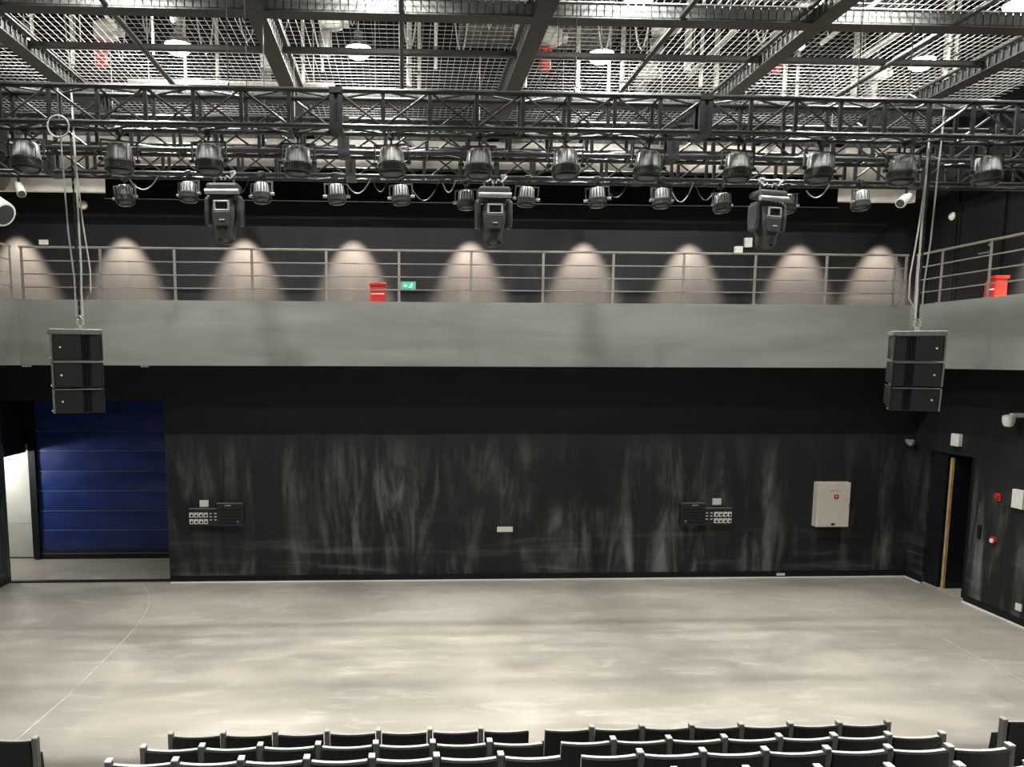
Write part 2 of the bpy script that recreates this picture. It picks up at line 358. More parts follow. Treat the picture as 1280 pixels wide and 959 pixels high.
# gallery door with lever handle
t = thing('gallery_door', 'black gallery door with a steel lever handle', 'door', (XR, 15.4, ST), R(-90))
MB().box(-0.55, 0.55, -0.03, -0.002, 0.01, 2.1).build('leaf', M_BLACK, t)
for s in (-1, 1): MB().box(s * 0.59 - 0.04, s * 0.59 + 0.04, -0.05, -0.002, 0, 2.16).build('frame', M_BLACK, t)
MB().box(-0.55, 0.55, -0.05, -0.002, 2.1, 2.16).build('frame', M_BLACK, t)
h = MB().box(0.08, 0.36, -0.10, -0.075, 0.985, 1.01).box(0.32, 0.36, -0.10, -0.03, 0.97, 1.02).build('lever_handle', M_STEEL, t, bevel=0.005)
MB().cyl((0.30, -0.045, 1.15), (0.30, -0.03, 1.15), 0.03, 12).build('lock_cylinder', M_STEEL, t)

# ------------------------------------------------------------------ steel grid over the stage
BX = [-9.2, -5.62, -1.93, 1.83, 5.58, 9.1]
BYS = [7.75, 10.62, 14.05, 16.45]
ZG = 9.5
for i, x in enumerate(BX[1:]):
    t = thing('grid_beam', 'black steel grid beam running towards the back wall', 'beam', (x, 10.6, ZG), 0, 'long beams of the ceiling grid')
    m = MB().box(-0.125, 0.125, -6.2, 5.9, 0, 0.02).box(-0.125, 0.125, -6.2, 5.9, 0.15, 0.17).box(-0.11, 0.11, -6.2, 5.9, 0.02, 0.15)
    m.build('flange', M_BEAM, t)
    lm = MB()
    for k in range(85):
        y = -6.1 + 0.14 * k
        for s in (-1, 1): lm.box(s * 0.127 - 0.006, s * 0.127 + 0.006, y - 0.012, y + 0.012, 0.03, 0.19)
    tag(lm.build('wire_lashing', M_LASH, t), kind='stuff')
    for s in (-1, 1): MB().box(s * 0.17 - 0.035, s * 0.17 + 0.035, -6.2, 5.9, 0.18, 0.21).build('cable_tray', M_LASH, t)
for y in BYS:
    t = thing('cross_beam', 'black steel cross beam parallel to the back wall', 'beam', (1.4, y, ZG), 0, 'cross beams of the ceiling grid')
    MB().box(-10.2, 9.2, -0.12, 0.12, -0.001, 0.019).box(-10.2, 9.2, -0.10, 0.12, 0.019, 0.17).build('flange', M_BEAM, t)
    lm = MB()
    for k in range(184):
        x = -10.15 + 0.105 * k
        lm.box(x - 0.045, x + 0.045, -0.112, -0.100, 0.03, 0.19)
    tag(lm.build('wire_lashing', M_LASH, t), kind='stuff')
    MB().box(-10.2, 9.2, -0.13, -0.10, 0.19, 0.205).build('edge_strip', M_PIPE, t)
PXS = [-7.5, -3.82, -0.03, 3.68, 7.42]
for x in PXS:
    tag(MB().cyl((x, 4.4, ZG + 0.04), (x, 16.5, ZG + 0.04), 0.036, 10).build('grid_pipe', M_BLKMETAL, None, True), 'slim dark grid pipe running towards the back wall', 'pipe', 'long pipes of the ceiling grid')
for y in (9.2, 12.06, 15.3):
    tag(MB().box(-8.7, 10.6, y - 0.05, y + 0.05, ZG + 0.078, ZG + 0.15).build('grid_rail', M_BLKMETAL), 'slim black cross rail midway between the cross beams', 'rail', 'cross rails of the ceiling grid')
m = MB(); r = 0.0032
def wire(m, p0, p1, r):
    if abs(p1[0] - p0[0]) > abs(p1[1] - p0[1]): m.box(p0[0], p1[0], p0[1] - r, p0[1] + r, p0[2] - r, p0[2] + r)
    else: m.box(p0[0] - r, p0[0] + r, p0[1], p1[1], p0[2] - r, p0[2] + r)
for k in range(int(19.4 / 0.105)): x = -8.75 + 0.105 * k; wire(m, (x, 4.4, 9.72), (x, 16.8, 9.72), r)
for k in range(int(12.4 / 0.14)): y = 4.4 + 0.14 * k; wire(m, (-8.8, y, 9.73), (10.65, y, 9.73), r)
tag(m.build('wire_mesh', M_GALV), 'pale wire mesh walk-on net stretched over the ceiling grid', 'wire mesh', kind='stuff')

# ------------------------------------------------------------------ pendant lamps above the mesh
def make_pendant():
    t = thing('pendant_lamp', 'lit bell-shaped pendant lamp above the ceiling mesh', 'pendant lamp', (0, 0, 0), 0, 'pendant lamps over the stage')
    MB().lathe([(0.24, 0.0), (0.235, 0.02), (0.16, 0.10), (0.10, 0.16), (0.08, 0.18), (0.08, 0.30), (0.03, 0.32)], 20).build('housing', M_LAMPH, t, True)
    MB().lathe([(0.07, -0.15), (0.15, -0.135), (0.21, -0.08), (0.235, -0.002)], 20).build('lens', M_LAMP, t, True)
    MB().cyl((0, 0, 0.32), (0, 0, 1.98), 0.012, 6).build('rod', M_PIPE, t)
    light('lamp_light', 'SPOT', PENDANT_W, (1.0, 0.975, 0.925), (0, 0, -0.27), t, 0.13, 165, 0.25)
    return t
LX = [-6.75, -4.05, -0.82, 3.63, 6.72, 9.70]
LX2 = [-6.9, -3.6, -0.3, 3.0, 6.3, 9.6]
pend = make_pendant(); first = True
for j, (y, pw, rn) in enumerate(((14.6, 0.24, 'row along the back wall'), (12.3, 1.05, 'second row from the back wall'), (10.0, 2.0, 'third row from the back wall'), (7.7, 3.8, 'row above the front seats'), (5.4, 2.4, 'added unseen row above the rear seats'))):  # rearmost row is added, out of view, to brighten the near floor
    ld = None
    for i, x in enumerate(LX if j < 2 else LX2):
        t = pend if first else dup(pend); first = False
        t.location = (x, y + (0.15 if j == 0 and i == 4 else 0), 10.62)
        tag(t, 'lit pendant lamp, %s from the blue door side, %s' % (ORD[i], rn), 'pendant lamp', 'pendant lamps, ' + rn)
        lo = [c for c in t.children if c.type == 'LIGHT'][0]
        if ld is None: ld = lo.data.copy(); ld.energy = PENDANT_W * pw; ld.shadow_soft_size = 0.05 if j < 3 else 0.11; ld.spot_size = R((165, 165, 125, 95, 95)[j]); ld.spot_blend = (0.25, 0.25, 1, 1, 1)[j]
        lo.data = ld
        if i in (0, 5): lo.data = ld.copy(); lo.data.energy *= 0.35   # dimmed outer circuit

# ------------------------------------------------------------------ clutter above the mesh
OCC = [(x - .26, x + .26, y - .26, y + .3) for y in (14.6, 12.3) for x in LX]
def free(x, y, hx, hy):
    # nearest free spot for something hx by hy (half sizes) among what hangs above the mesh
    for k in range(400):
        r = 0.035 * k; a = k * 2.4; X, Y = x + 0.6 * r * math.cos(a), y + 0.35 * r * math.sin(a)
        b = (X - hx - .015, X + hx + .015, Y - hy - .015, Y + hy + .015)
        if b[3] < 16.75 and b[0] > -8.8 and all(b[1] < q[0] or b[0] > q[1] or b[3] < q[2] or b[2] > q[3] for q in OCC): OCC.append(b); return X, Y
    return None
for i, (x, y, w_, h_) in enumerate([(-7.0, 13.9, 0.55, 0.4), (0.9, 12.9, 0.9, 0.45), (2.6, 15.6, 0.9, 0.5), (8.3, 14.6, 0.6, 0.45)]):
    L = (1.3, 1.4, 1.5, 1.1)[i]; q = free(x, y, L + .01, w_ / 2 + .03)
    if q is None: continue
    x, y = q
    t = thing('air_duct', ['narrow galvanised air duct run above the mesh beside the outermost lamp', 'wide galvanised air duct run above the middle bay', 'galvanised air duct run close to the back wall', 'galvanised air duct run above the bay over the open doorway'][i], 'air duct', (x, y, 11.0 + 0.12 * i))
    MB().box(-L, L, -w_ / 2, w_ / 2, 0, h_).build('duct_body', M_DUCT, t, bevel=0.01)
    for k in range(4):
        q = -L + 0.05 + k * (2 * L - 0.1) / 3
        MB().box(q - 0.02, q + 0.02, -w_ / 2 - 0.02, w_ / 2 + 0.02, -0.02, h_ + 0.02).build('flange', M_LASH, t)
    for q in (-L * 0.7, L * 0.7): MB().cyl((q, 0, h_), (q, 0, ZC - 11.0 - 0.12 * i), 0.012, 6).build('hanger_rod', M_PIPE, t)
poles = [(-4.10, 15.2, .03), (-4.0, 13.0, .02), (-3.55, 15.4, .035), (-6.2, 13.6, .03), (-6.05, 13.8, .03), (0.10, 14.4, .05), (0.28, 14.4, .035), (0.55, 13.7, .03),
         (2.05, 14.5, .04), (2.2, 14.4, .035), (3.45, 14.9, .05), (3.85, 14.95, .03), (4.15, 15.0, .045), (5.0, 13.9, .06), (5.25, 13.9, .03), (7.4, 15.2, .04),
         (7.6, 15.1, .03), (8.45, 14.8, .05), (9.2, 13.2, .05), (9.5, 13.4, .03), (10.2, 14.6, .05), (-1.75, 14.0, .03), (-1.45, 14.3, .025), (6.2, 15.6, .05)]
for x, y, r in poles:
    z0 = 9.8 + rnd.random() * 0.35; q = free(x, y, r * 1.5, r * 1.5)
    if q is None: continue
    x, y = q
    t = thing('drop_pipe', 'pale vertical conduit dropping from the roof to the mesh', 'pipe', (x, y, z0), 0, 'vertical conduits above the mesh')
    MB().cyl((0, 0, 0), (0, 0, ZC - z0), r, 8).build('pipe', M_PIPE, t, True)
    MB().cyl((0, 0, 0.3), (0, 0, 0.36), r * 1.5, 8).build('collar', M_LASH, t)
hp = [(-6.5, 13.2, 1.6, .05, 0), (-3.2, 15.0, 1.9, .04, 0), (1.5, 15.3, 2.4, .06, 0), (4.2, 15.3, 1.5, .05, 0), (5.3, 13.9, 1.0, .035, 1.571), (8.3, 13.6, .7, .05, 1.571), (-4.9, 13.1, .6, .03, 1.571), (7.4, 13.0, .9, .04, 1.571)]
for i, (x, y, L, r, a) in enumerate(hp):
    z = 10.05 + 0.08 * i; q = free(x, y, *((L, r) if a == 0 else (r, L)))
    if q is None: continue
    x, y = q
    t = thing('overhead_pipe', 'pale horizontal pipe carried above the ceiling mesh', 'pipe', (x, y, z), a, 'horizontal pipes above the mesh')
    MB().cyl((-L, 0, 0), (L, 0, 0), r, 8).build('pipe', M_PIPE, t, True)
    for q in (-0.8, 0.8): MB().cyl((q * L, 0, 0), (q * L, 0, ZC - z), 0.01, 5).build('hanger_rod', M_PIPE, t)
def make_hoist(bag):
    t = thing('chain_hoist', 'electric chain hoist hanging above the mesh', 'hoist', (0, 0, 0), 0, 'chain hoists above the mesh')
    MB().loft([(0.16, .10, .07, 0, 0, .5), (0.2, .19, .11, 0, 0, .5), (0.42, .20, .12, 0, 0, .5), (0.47, .12, .08, 0, 0, .5)]).build('motor_body', M_PIPE, t, True)
    MB().cyl((0.2, 0, 0.31), (0.29, 0, 0.31), 0.09, 12).build('brake_cap', M_FIXG, t, True)
    MB().loft([(-0.28, .06, .05, -.1, 0, .7), (-0.24, .10, .08, -.1, 0, .7), (0.1, .11, .09, -.1, 0, .7), (0.12, .1, .08, -.1, 0, .7)]).build('chain_bag', bag, t, True)
    MB().tube([(0, 0, .47), (0, 0, .56), (0.04, 0, .62), (0, 0, .68), (-0.04, 0, .63)], 0.012, 6).build('hook', M_WIREROPE, t, True)
    MB().cyl((0, 0, .66), (0, 0, 2.0), 0.01, 5).build('lift_chain', M_WIREROPE, t)
    return t
hs = [(-5.1, 14.0), (-2.5, 15.3), (-1.2, 13.4), (2.35, 14.2), (4.45, 13.6), (4.7, 15.3), (7.3, 14.3), (9.0, 15.0), (6.6, 12.7), (-3.4, 12.6)]
h0 = make_hoist(M_RED); h1 = make_hoist(M_DUCT)
for i, (x, y) in enumerate(hs):
    q = free(x, y, .26, .26)
    if q is None: continue
    x, y = q
    t = h0 if i == 0 else h1 if i == 1 else dup(h0 if i in (3, 6) else h1); t['label'] = 'pale chain hoist with a %s chain bag above the mesh' % ('red' if i in (0, 3, 6) else 'grey'); t.location = (x, y, 10.25 + 0.25 * rnd.random()); t.rotation_euler = (0, 0, 0.2 * rnd.random())
def sag(p0, p1, drop, n=10):
    p0, p1 = Vector(p0), Vector(p1)
    return [p0.lerp(p1, k / n) + Vector((0, 0, -drop * 4 * (k / n) * (1 - k / n))) for k in range(n + 1)]
for i in range(22):
    x = -7 + 16.5 * ((i * 0.618) % 1); y = 12.4 + 3.4 * ((i * 0.377) % 1); L = 0.25 + 0.5 * rnd.random(); a = 0
    q = free(x + L / 2, y, L / 2 + .02, .02)
    if q is None: continue
    x, y = q[0] - L / 2, q[1]
    m = MB().tube(sag((x, y, ZC - .005), (x + L * math.cos(a), y + L * math.sin(a), ZC - .005), 1.5 + 0.9 * rnd.random(), 14), 0.016, 5)
    tag(m.build('looped_cable', M_CABLEW, None, True), 'pale cable hanging in a loop above the mesh', 'cable', 'cable loops above the mesh')

# ------------------------------------------------------------------ trusses
TX0, NB_, BAY = -6.72, 32, 0.5
TZ0, TZ1, TD = 7.50, 7.865, 0.27
def make_truss(label, y):
    t = thing('lighting_truss', label, 'truss', (TX0, y, TZ0)); L = NB_ * BAY; hgt = TZ1 - TZ0
    for yy in (0, TD):
        for z in (0, hgt): MB().cyl((0, yy, z), (L, yy, z), 0.026, 10).build('chord', M_TRUSS, t, True)
    pm = MB().cb(0, 0, hgt / 2, 0.04, 0.03, hgt).mesh('post', M_TRUSS)
    cm = MB().cyl((0, 0, 0), (0, TD, 0), 0.014, 6).mesh('cross_tie', M_TRUSS, True)
    up = MB().cyl((0, 0, 0), (BAY, 0, hgt), 0.013, 6).mesh('brace', M_TRUSS, True)
    dn = MB().cyl((0, 0, hgt), (BAY, 0, 0), 0.013, 6).mesh('brace', M_TRUSS, True)
    hu = MB().cyl((0, 0, 0), (BAY, TD, 0), 0.012, 6).mesh('brace', M_TRUSS, True)
    hd = MB().cyl((0, TD, 0), (BAY, 0, 0), 0.012, 6).mesh('brace', M_TRUSS, True)
    for k in range(NB_ + 1):
        x = k * BAY
        for yy in (0, TD): inst(pm, 'post', t, (x, yy, 0))
        for z in (0, hgt): inst(cm, 'cross_tie', t, (x, 0, z))
        if k < NB_:
            inst(up if k % 2 else dn, 'brace', t, (x, 0, 0)); inst(dn if k % 2 else up, 'brace', t, (x, TD, 0))
            inst(hu if k % 2 else hd, 'brace', t, (x, 0, hgt)); inst(hd if k % 2 else hu, 'brace', t, (x, 0, 0))
    jm = MB().box(-0.07, 0.07, -0.03, TD + 0.03, -0.03, 0.03).box(-0.07, 0.07, -0.03, TD + 0.03, hgt - 0.03, hgt + 0.03).box(-0.07, -0.02, -0.025, 0.025, 0, hgt).box(0.02, 0.07, -0.025, 0.025, 0, hgt).mesh('joint_plate', M_BLKMETAL)
    for x in (2.0, 6.0, 10.0, 14.0): inst(jm, 'joint_plate', t, (x, 0, 0))
    return t
TY = [8.5, 9.5, 10.7]
make_truss('black box truss carrying the large wash lights', TY[0])
make_truss('black box truss between the two trusses that carry lights', TY[1])
make_truss('black box truss carrying the small lights and moving heads', TY[2])
for y in TY:
    for x in (-5.6, -1.9, 1.85, 5.6, 8.9):
        t = thing('truss_sling', 'steel wire sling holding a truss up to the grid', 'wire rope', (x + 0.02, y + TD / 2, TZ1), 0, 'slings between trusses and grid')
        MB().cyl((0, 0, 0.05), (0, 0, ZG - TZ1), 0.006, 6).build('rope', M_BLKMETAL, t)
        MB().tube([(0, -TD / 2, 0.03), (0, 0, 0.12), (0, TD / 2, 0.03)], 0.008, 5).build('strap', M_WIREROPE, t)
# cable runs lying along the trusses
for j, (y, z) in enumerate(((TY[0] + 0.2, TZ0 + 0.04), (TY[1] + 0.1, TZ0 + 0.045), (TY[2] + 0.15, TZ0 + 0.04))):
    pts = [(TX0 + 0.3 + k * 0.25, y + 0.05 * math.sin(k * 1.3 + j), z + 0.012 * math.sin(k * 2.1)) for k in range(62)]
    tag(MB().tube(pts, 0.018, 5).build('truss_cable', M_CABLE, None, True), ['black cable bundle lying along the truss of large wash lights', 'black cable bundle lying along the middle truss', 'black cable bundle lying along the truss of small lights', 'second black cable bundle on the truss of large wash lights'][j], 'cable')

# ------------------------------------------------------------------ stage lights
def clampm(h): return MB().box(-0.03, 0.03, -0.045, 0.045, -0.05, 0.02).cyl((-0.035, 0, 0), (0.035, 0, 0), 0.042, 12).cyl((0, 0, -0.05), (0, 0, -h), 0.014, 6).box(0.03, 0.09, -0.01, 0.01, -0.01, 0.01)
def make_wash(big=True):
    t = thing('wash_light' if big else 'par_light', '', 'stage light')
    k = 1.0 if big else 0.82
    clampm(0.12).build('clamp', M_BLKMETAL, t, True)
    w_ = 0.165 * k
    y0 = 0.0 if big else 0.02
    ym = MB().box(-w_ - .03, w_ + .03, -0.018, 0.018, -0.125, -0.108)
    for s in (-1, 1): ym.box(s * (w_ + .022) - .006, s * (w_ + .022) + .006, -0.018, 0.018, -0.125 - 0.2 * k, -0.108)
    ym.build('yoke', M_BLKMETAL if big else M_LASH, t)
    for s in (-1, 1): MB().cyl((s * (w_ + .0), 0, -0.14 - 0.17 * k), (s * (w_ + .05), 0, -0.14 - 0.17 * k), 0.025 * k, 10).build('knob', M_FIXG if not big else M_BLKMETAL, t, True)
    zt = -0.145 if big else -0.118
    b = MB().lathe([(0.06 * k, zt), (0.105 * k, zt - 0.008), (0.125 * k, zt - 0.04 * k), (0.132 * k, zt - 0.17 * k)], 24)
    b.build('heat_sink', M_FIXG, t, True)
    f = MB()
    for i in range(16):
        a = 2 * math.pi * i / 16; c, s_ = math.cos(a), math.sin(a)
        f.cyl((0.122 * k * c, 0.122 * k * s_, zt - 0.02 * k), (0.138 * k * c, 0.138 * k * s_, zt - 0.165 * k), 0.007 * k, 4)
    f.build('cooling_fins', M_FIXG if big else M_BLKMETAL, t)
    rg = MB().lathe([(0.132 * k, zt - 0.165 * k), (0.152 * k, zt - 0.175 * k), (0.154 * k, zt - 0.19 * k), (0.148 * k, zt - 0.195 * k), (0.148 * k, zt - 0.245 * k), (0.155 * k, zt - 0.25 * k), (0.152 * k, zt - 0.265 * k), (0.14 * k, zt - 0.275 * k)], 28).build('lamp_ring', M_FIXB, t, True)
    rb = MB()
    for i in range(28):
        a = 2 * math.pi * i / 28; c, s_ = math.cos(a), math.sin(a)
        rb.cyl((0.151 * k * c, 0.151 * k * s_, zt - 0.195 * k), (0.151 * k * c, 0.151 * k * s_, zt - 0.245 * k), 0.005, 4)
    rb.build('ring_ribs', M_FIXB, rg)
    MB().lathe([(0.145 * k, zt - 0.27 * k), (0.143 * k, zt - 0.295 * k), (0.115 * k, zt - 0.32 * k), (0.06 * k, zt - 0.333 * k)], 24).build('lens', M_LENS, t, True)
    return t
big = make_wash(True); small = make_wash(False)
GB, GS = 'large wash lights on the front truss', 'small lights on the far truss'
bxs = [-4.10, -3.10, -2.14, -1.16, -0.14, 0.84, 1.81, 2.76, 3.78, 4.72, 5.71, 6.68]
for i, x in enumerate(bxs):
    t = big if i == 0 else dup(big); t.location = (x, TY[0] + TD, TZ0 - 0.0); t.rotation_euler = (R(rnd.uniform(-3, 3)), R(rnd.uniform(-3, 3)), rnd.uniform(-.25, .25))
    tag(t, 'large ribbed wash light, %s along its truss from the blue door end' % ORD[i], 'stage light', GB)
sxs = [-3.84, -2.89, -1.92, -0.93, -0.05, 0.87, 1.70, 2.65, 3.55, 4.50, 5.45, 6.36]
for i, x in enumerate(sxs):
    t = small if i == 0 else dup(small); t.location = (x, TY[2] + (TD if i in (0, 5, 9, 10) else 0.0), TZ0); t.rotation_euler = (R(rnd.uniform(-5, 5)), R(rnd.uniform(-4, 4)), rnd.uniform(-.4, .4))
    tag(t, 'small can light, %s along the far truss from the blue door end' % ORD[i], 'stage light', GS)
def make_head():
    t = thing('moving_head_light', '', 'stage light')
    for s in (-1, 1):
        c = clampm(0.20); o = c.build('clamp', M_EDGE, t, True, (s * 0.13, 0, 0))
    MB().box(-0.20, 0.20, -0.13, 0.13, -0.19, -0.10).build('base', M_FIXB, t, bevel=0.03)
    MB().cyl((-0.21, -0.12, -0.205), (0.21, -0.12, -0.205), 0.032, 10).build('base_bar', M_FIXG, t, True)
    MB().cyl((0, 0, -0.19), (0, 0, -0.25), 0.09, 16).build('pan_bearing', M_FIXB, t, True)
    ya = MB().box(-0.22, 0.22, -0.07, 0.07, -0.29, -0.235).build('yoke', M_FIXB, t, bevel=0.02)
    for s in (-1, 1):
        m = MB().prism([(-0.085, -0.26), (0.085, -0.26), (0.095, -0.42), (0.075, -0.58), (-0.075, -0.58), (-0.095, -0.42)], s * 0.17, s * 0.235, 'x')
        m.build('yoke_arm', M_FIXB, ya, bevel=0.022)
    MB().loft([(-0.285, .10, .09, 0, 0, .45), (-0.30, .135, .12, 0, 0, .45), (-0.42, .15, .14, 0, 0, .5), (-0.52, .145, .14, 0, 0, .6), (-0.64, .125, .125, 0, 0, .8), (-0.655, .13, .13, 0, 0, 1), (-0.70, .13, .13, 0, 0, 1), (-0.74, .115, .115, 0, 0, 1)]).build('head_shell', M_FIXB, t, True)
    fm = MB(); z0, z1, y = -0.43, -0.31, -0.128
    fm.box(-.10, -.075, y - .03, y, z0, z1).box(.075, .10, y - .03, y, z0, z1).box(-.10, .10, y - .03, y, z1 - .02, z1).box(-.10, .10, y - .03, y, z0, z0 + .02)
    fm.build('vent_frame', M_FIXG, t, bevel=0.006)
    MB().box(-.075, .075, y - .012, y + .01, z0 + .02, z1 - .02).build('vent_panel', M_BLACK, t)
    MB().prism([(-.11, -.43), (.11, -.43), (.085, -.60), (-.085, -.60)], -0.158, -0.12, 'y').build('cover_plate', M_FIXB, t, bevel=0.012)
    MB().box(-.03, .035, -0.163, -0.157, -.535, -.525).build('name_mark', M_WHITE, t)
    MB().lathe([(0.112, -0.735), (0.10, -0.765), (0.06, -0.785), (0.02, -0.79)], 20).build('lens', M_LENS, t, True)
    for c in t.children:
        if not c.name.startswith('clamp'): c.location.z = -0.025; c.scale = (1.07, 1.07, 1.14)
    return t
mh = make_head()
for i, x in enumerate([-2.42, 1.23, 5.06]):
    t = mh if i == 0 else dup(mh); t.location = (x, TY[2], TZ0 - 0.0); t.rotation_euler = (0, 0, (-.05, .03, .22)[i])
    tag(t, ['black moving head light hung on the blue door side of the far truss', 'black moving head light hung at the middle of the far truss', 'black moving head light hung on the open doorway side of the far truss'][i], 'stage light', 'moving head lights')
# feeder cables drooping between the small lights
for i in range(len(sxs) - 1):
    a, b = sxs[i] + 0.16, sxs[i + 1] - 0.16
    mid = a + (b - a) * (0.35 + 0.3 * rnd.random())
    for (p, q) in ((a, mid), (mid + 0.04, b)):
        if rnd.random() < 0.75:
            m = MB().tube(sag((p, TY[2] + 0.02, TZ0 - 0.06 - 0.1 * rnd.random()), (q, TY[2] + 0.02, TZ0 - 0.03), 0.12 + 0.1 * rnd.random(), 12), 0.008, 5)
            tag(m.build('feeder_cable', M_CABLEW if rnd.random() < .55 else M_CABLE, None, True), 'thin feeder cable drooping between lights under the far truss', 'cable', 'drooping cables under the far truss')
for x in (-2.42, 1.23, 5.06):
    for s in (-1, 1):
        m = MB().tube([(x + s * .13, TY[2] - .03, TZ0 - .02), (x + s * .17, TY[2] - .06, TZ0 + .0), (x + s * .10, TY[2] - .08, TZ0 - .08), (x + s * .05, TY[2] - .06, TZ0 - .04), (x + s * .02, TY[2] - .05, TZ0 - .09)], 0.012, 5)
        tag(m.build('safety_cable', M_CABLEW, None, True), 'pale safety cable looped over a moving head light', 'cable', 'safety cables of the moving heads')
for x in bxs:
    if rnd.random() < .7:
        m = MB().tube(sag((x + .05, TY[0] + TD, TZ0 - .12), (x + .45 * rnd.choice((-1, 1)), TY[0] + TD, TZ0 - .01), .06 + .08 * rnd.random(), 8), 0.011, 5)
        tag(m.build('feeder_cable', M_CABLE, None, True), 'thin feeder cable drooping beside a large wash light', 'cable', 'drooping cables under the front truss')

# black masking cloth behind the trusses
t = thing('masking_cloth', 'wide black masking cloth on a batten behind the trusses', 'cloth', (1.155, 12.06, 7.42))
vs = []; fs = []; n = 160
for k in range(n + 1):
    x = -5.66 + 11.32 * k / n; y = 0.025 * math.sin(k * 0.9) + 0.012 * math.sin(k * 2.3)
    vs += [(x, y, 0), (x, y, 0.47), (x, y + 0.012, 0.47), (x, y + 0.012, 0)]
for k in range(n):
    for j in range(4): fs.append((4 * k + j, 4 * k + (j + 1) % 4, 4 * k + 4 + (j + 1) % 4, 4 * k + 4 + j))
fs += [(0, 1, 2, 3), (4 * n + 3, 4 * n + 2, 4 * n + 1, 4 * n)]
MB().add(vs, fs).build('cloth', M_CLOTH, t, True)
MB().cyl((-5.75, 0, 0.49), (5.75, 0, 0.49), 0.025, 8).build('batten', M_BLKMETAL, t, True)
MB().cyl((-5.66, -0.04, 0.0), (5.66, -0.04, 0.0), 0.006, 6).build('hem_bar', M_EDGE, t, True)
for x in (-5.5, -2.8, 0, 2.8, 5.5): MB().cyl((x, 0, 0.50), (x, 0, ZG + 0.077 - 7.42), 0.006, 5).build('hanging_wire', M_WIREROPE, t)

# ------------------------------------------------------------------ hanging line-array speakers
def line_array(label, loc, rz, mir, tilt):
    t = thing('line_array_speaker', label, 'speaker', loc, rz)
    hs = [0.31, 0.295, 0.285]; z = 0; s = mir; y = 0; tl = tilt; sx = 0.06 if mir > 0 else 0.0
    MB().box(-0.27, 0.27, 0.02, 0.44, -0.01, 0.045).build('rigging_bumper', M_EDGE, t, bevel=0.008)
    MB().box(sx - 0.02, sx + 0.02, 0.18, 0.24, 0.045, 0.10).tube([(sx - .03, .21, .10), (sx - .03, .21, .16), (sx, .21, .19), (sx + .03, .21, .16), (sx + .03, .21, .10)], 0.012, 6).build('shackle', M_WIREROPE, t, True)
    for i, h in enumerate(hs):
        c = MB().prism([(0.0, -0.012), (0.0, -h + 0.008), (0.40, -h + 0.03), (0.40, -0.03)], -0.25, 0.25, 'x').build('cabinet', M_SPKB, t, False, (0, y, z), bevel=0.006)
        c.rotation_euler = (R(tl), 0, 0)
        def X(a, b): return (a, b) if s > 0 else (-b, -a)
        a, b = X(-0.228, 0.045); MB().box(a, b, -0.022, 0.0, -h + 0.018, -0.022).build('grille', M_SPK, c, bevel=0.004)
        a, b = X(0.13, 0.235); MB().prism([(a, 0.0), (a, -0.012), (b, -0.028), (b, 0.0)] if s > 0 else [(a, 0), (a, -0.028), (b, -0.012), (b, 0)], -h + 0.018, -0.022, 'z').build('side_grille', M_SPK, c)
        a, b = X(0.048, 0.128)
        hm = MB()
        for k in range(3):
            q = a + (b - a) * (k + 0.5) / 3; hm.prism([(q - .014, 0.0), (q - .004, -0.016), (q + .004, -0.016), (q + .014, 0.0)], -h + 0.02, -0.025, 'z')
        hm.build('horn_slot', M_BLACK, c)
        MB().cyl((s * -0.165, -0.028, -h * 0.5), (s * -0.165, -0.022, -h * 0.5), 0.011, 12).build('badge', M_WHITE, c)
        MB().box(-0.235, 0.235, -0.026, 0.002, -0.014, -0.004).build('seam_edge', M_EDGE, c)
        for q in (-1, 1): MB().box(q * 0.251 - 0.010, q * 0.251 + 0.010, -0.012, 0.05, -h + 0.01, -0.012).build('rigging_rail', M_EDGE if q == -s else M_SPKB, c)
        MB().cyl((-0.272, 0.02, -h + 0.03), (-0.25, 0.02, -h + 0.03), 0.014, 8).build('pin', M_EDGE, c)
        z -= h * math.cos(R(tl)); y += h * math.sin(R(tl)); tl += 3.0
    return t
line_array('three-box line-array speaker hanging in front of the blue roll-up door', (-3.58, 8.55, 5.30), R(26), 1, 1.0)
line_array('three-box line-array speaker hanging on the side of the open doorway', (5.91, 8.55, 5.33), R(-23), -1, 2.0)
for (x, y, z, lab, dx) in ((-3.62, 8.765, 5.47, 'blue door side', 1), (5.99, 8.743, 5.50, 'open doorway side', -1)):
    m = MB()
    for k in range(int((7.5 - z) / 0.045)):
        zz = z + 0.045 * k
        if k % 2: m.box(x - .012, x + .012, y - .004, y + .004, zz, zz + .055)
        else: m.box(x - .004, x + .004, y - .012, y + .012, zz, zz + .055)
    tag(m.build('hoist_chain', M_BLKMETAL), 'hoist chain lifting the line-array speaker on the ' + lab, 'chain')
    tag(MB().tube([(x - .105 * dx, y - .02, 7.95), (x - .11 * dx, y - .02, 7.7), (x - .07 * dx, y - .02, 6.4), (x - .03 * dx, y - .02, 5.9), (x - .03 * dx, y - .02, z + .02)], 0.009, 6).build('steel_wire', M_WIREROPE, None, True), 'straight steel wire beside the speaker chain on the ' + lab, 'wire rope')
    tag(MB().tube([(x + .04 * dx, y - .02, 7.9), (x + .045 * dx, y - .02, 7.0), (x + .05 * dx, y - .02, 6.0), (x + .04 * dx, y - .02, z + .3), (x + .04 * dx, y - .02, z + .02)], 0.011, 6).build('speaker_cable', M_CABLEW, None, True), 'pale speaker cable beside the hoist chain on the ' + lab, 'cable')
    tag(MB().tube([(x + .05 * dx, y - .04, 7.2), (x + .10 * dx, y - .04, 6.5), (x + .155 * dx, y - .04, 6.0), (x + .15 * dx, y - .04, 5.75), (x + .06 * dx, y - .04, 5.62)], 0.008, 6).build('slack_cable', M_CABLEW, None, True), 'slack thin cable bowing out beside the speaker chain on the ' + lab, 'cable')
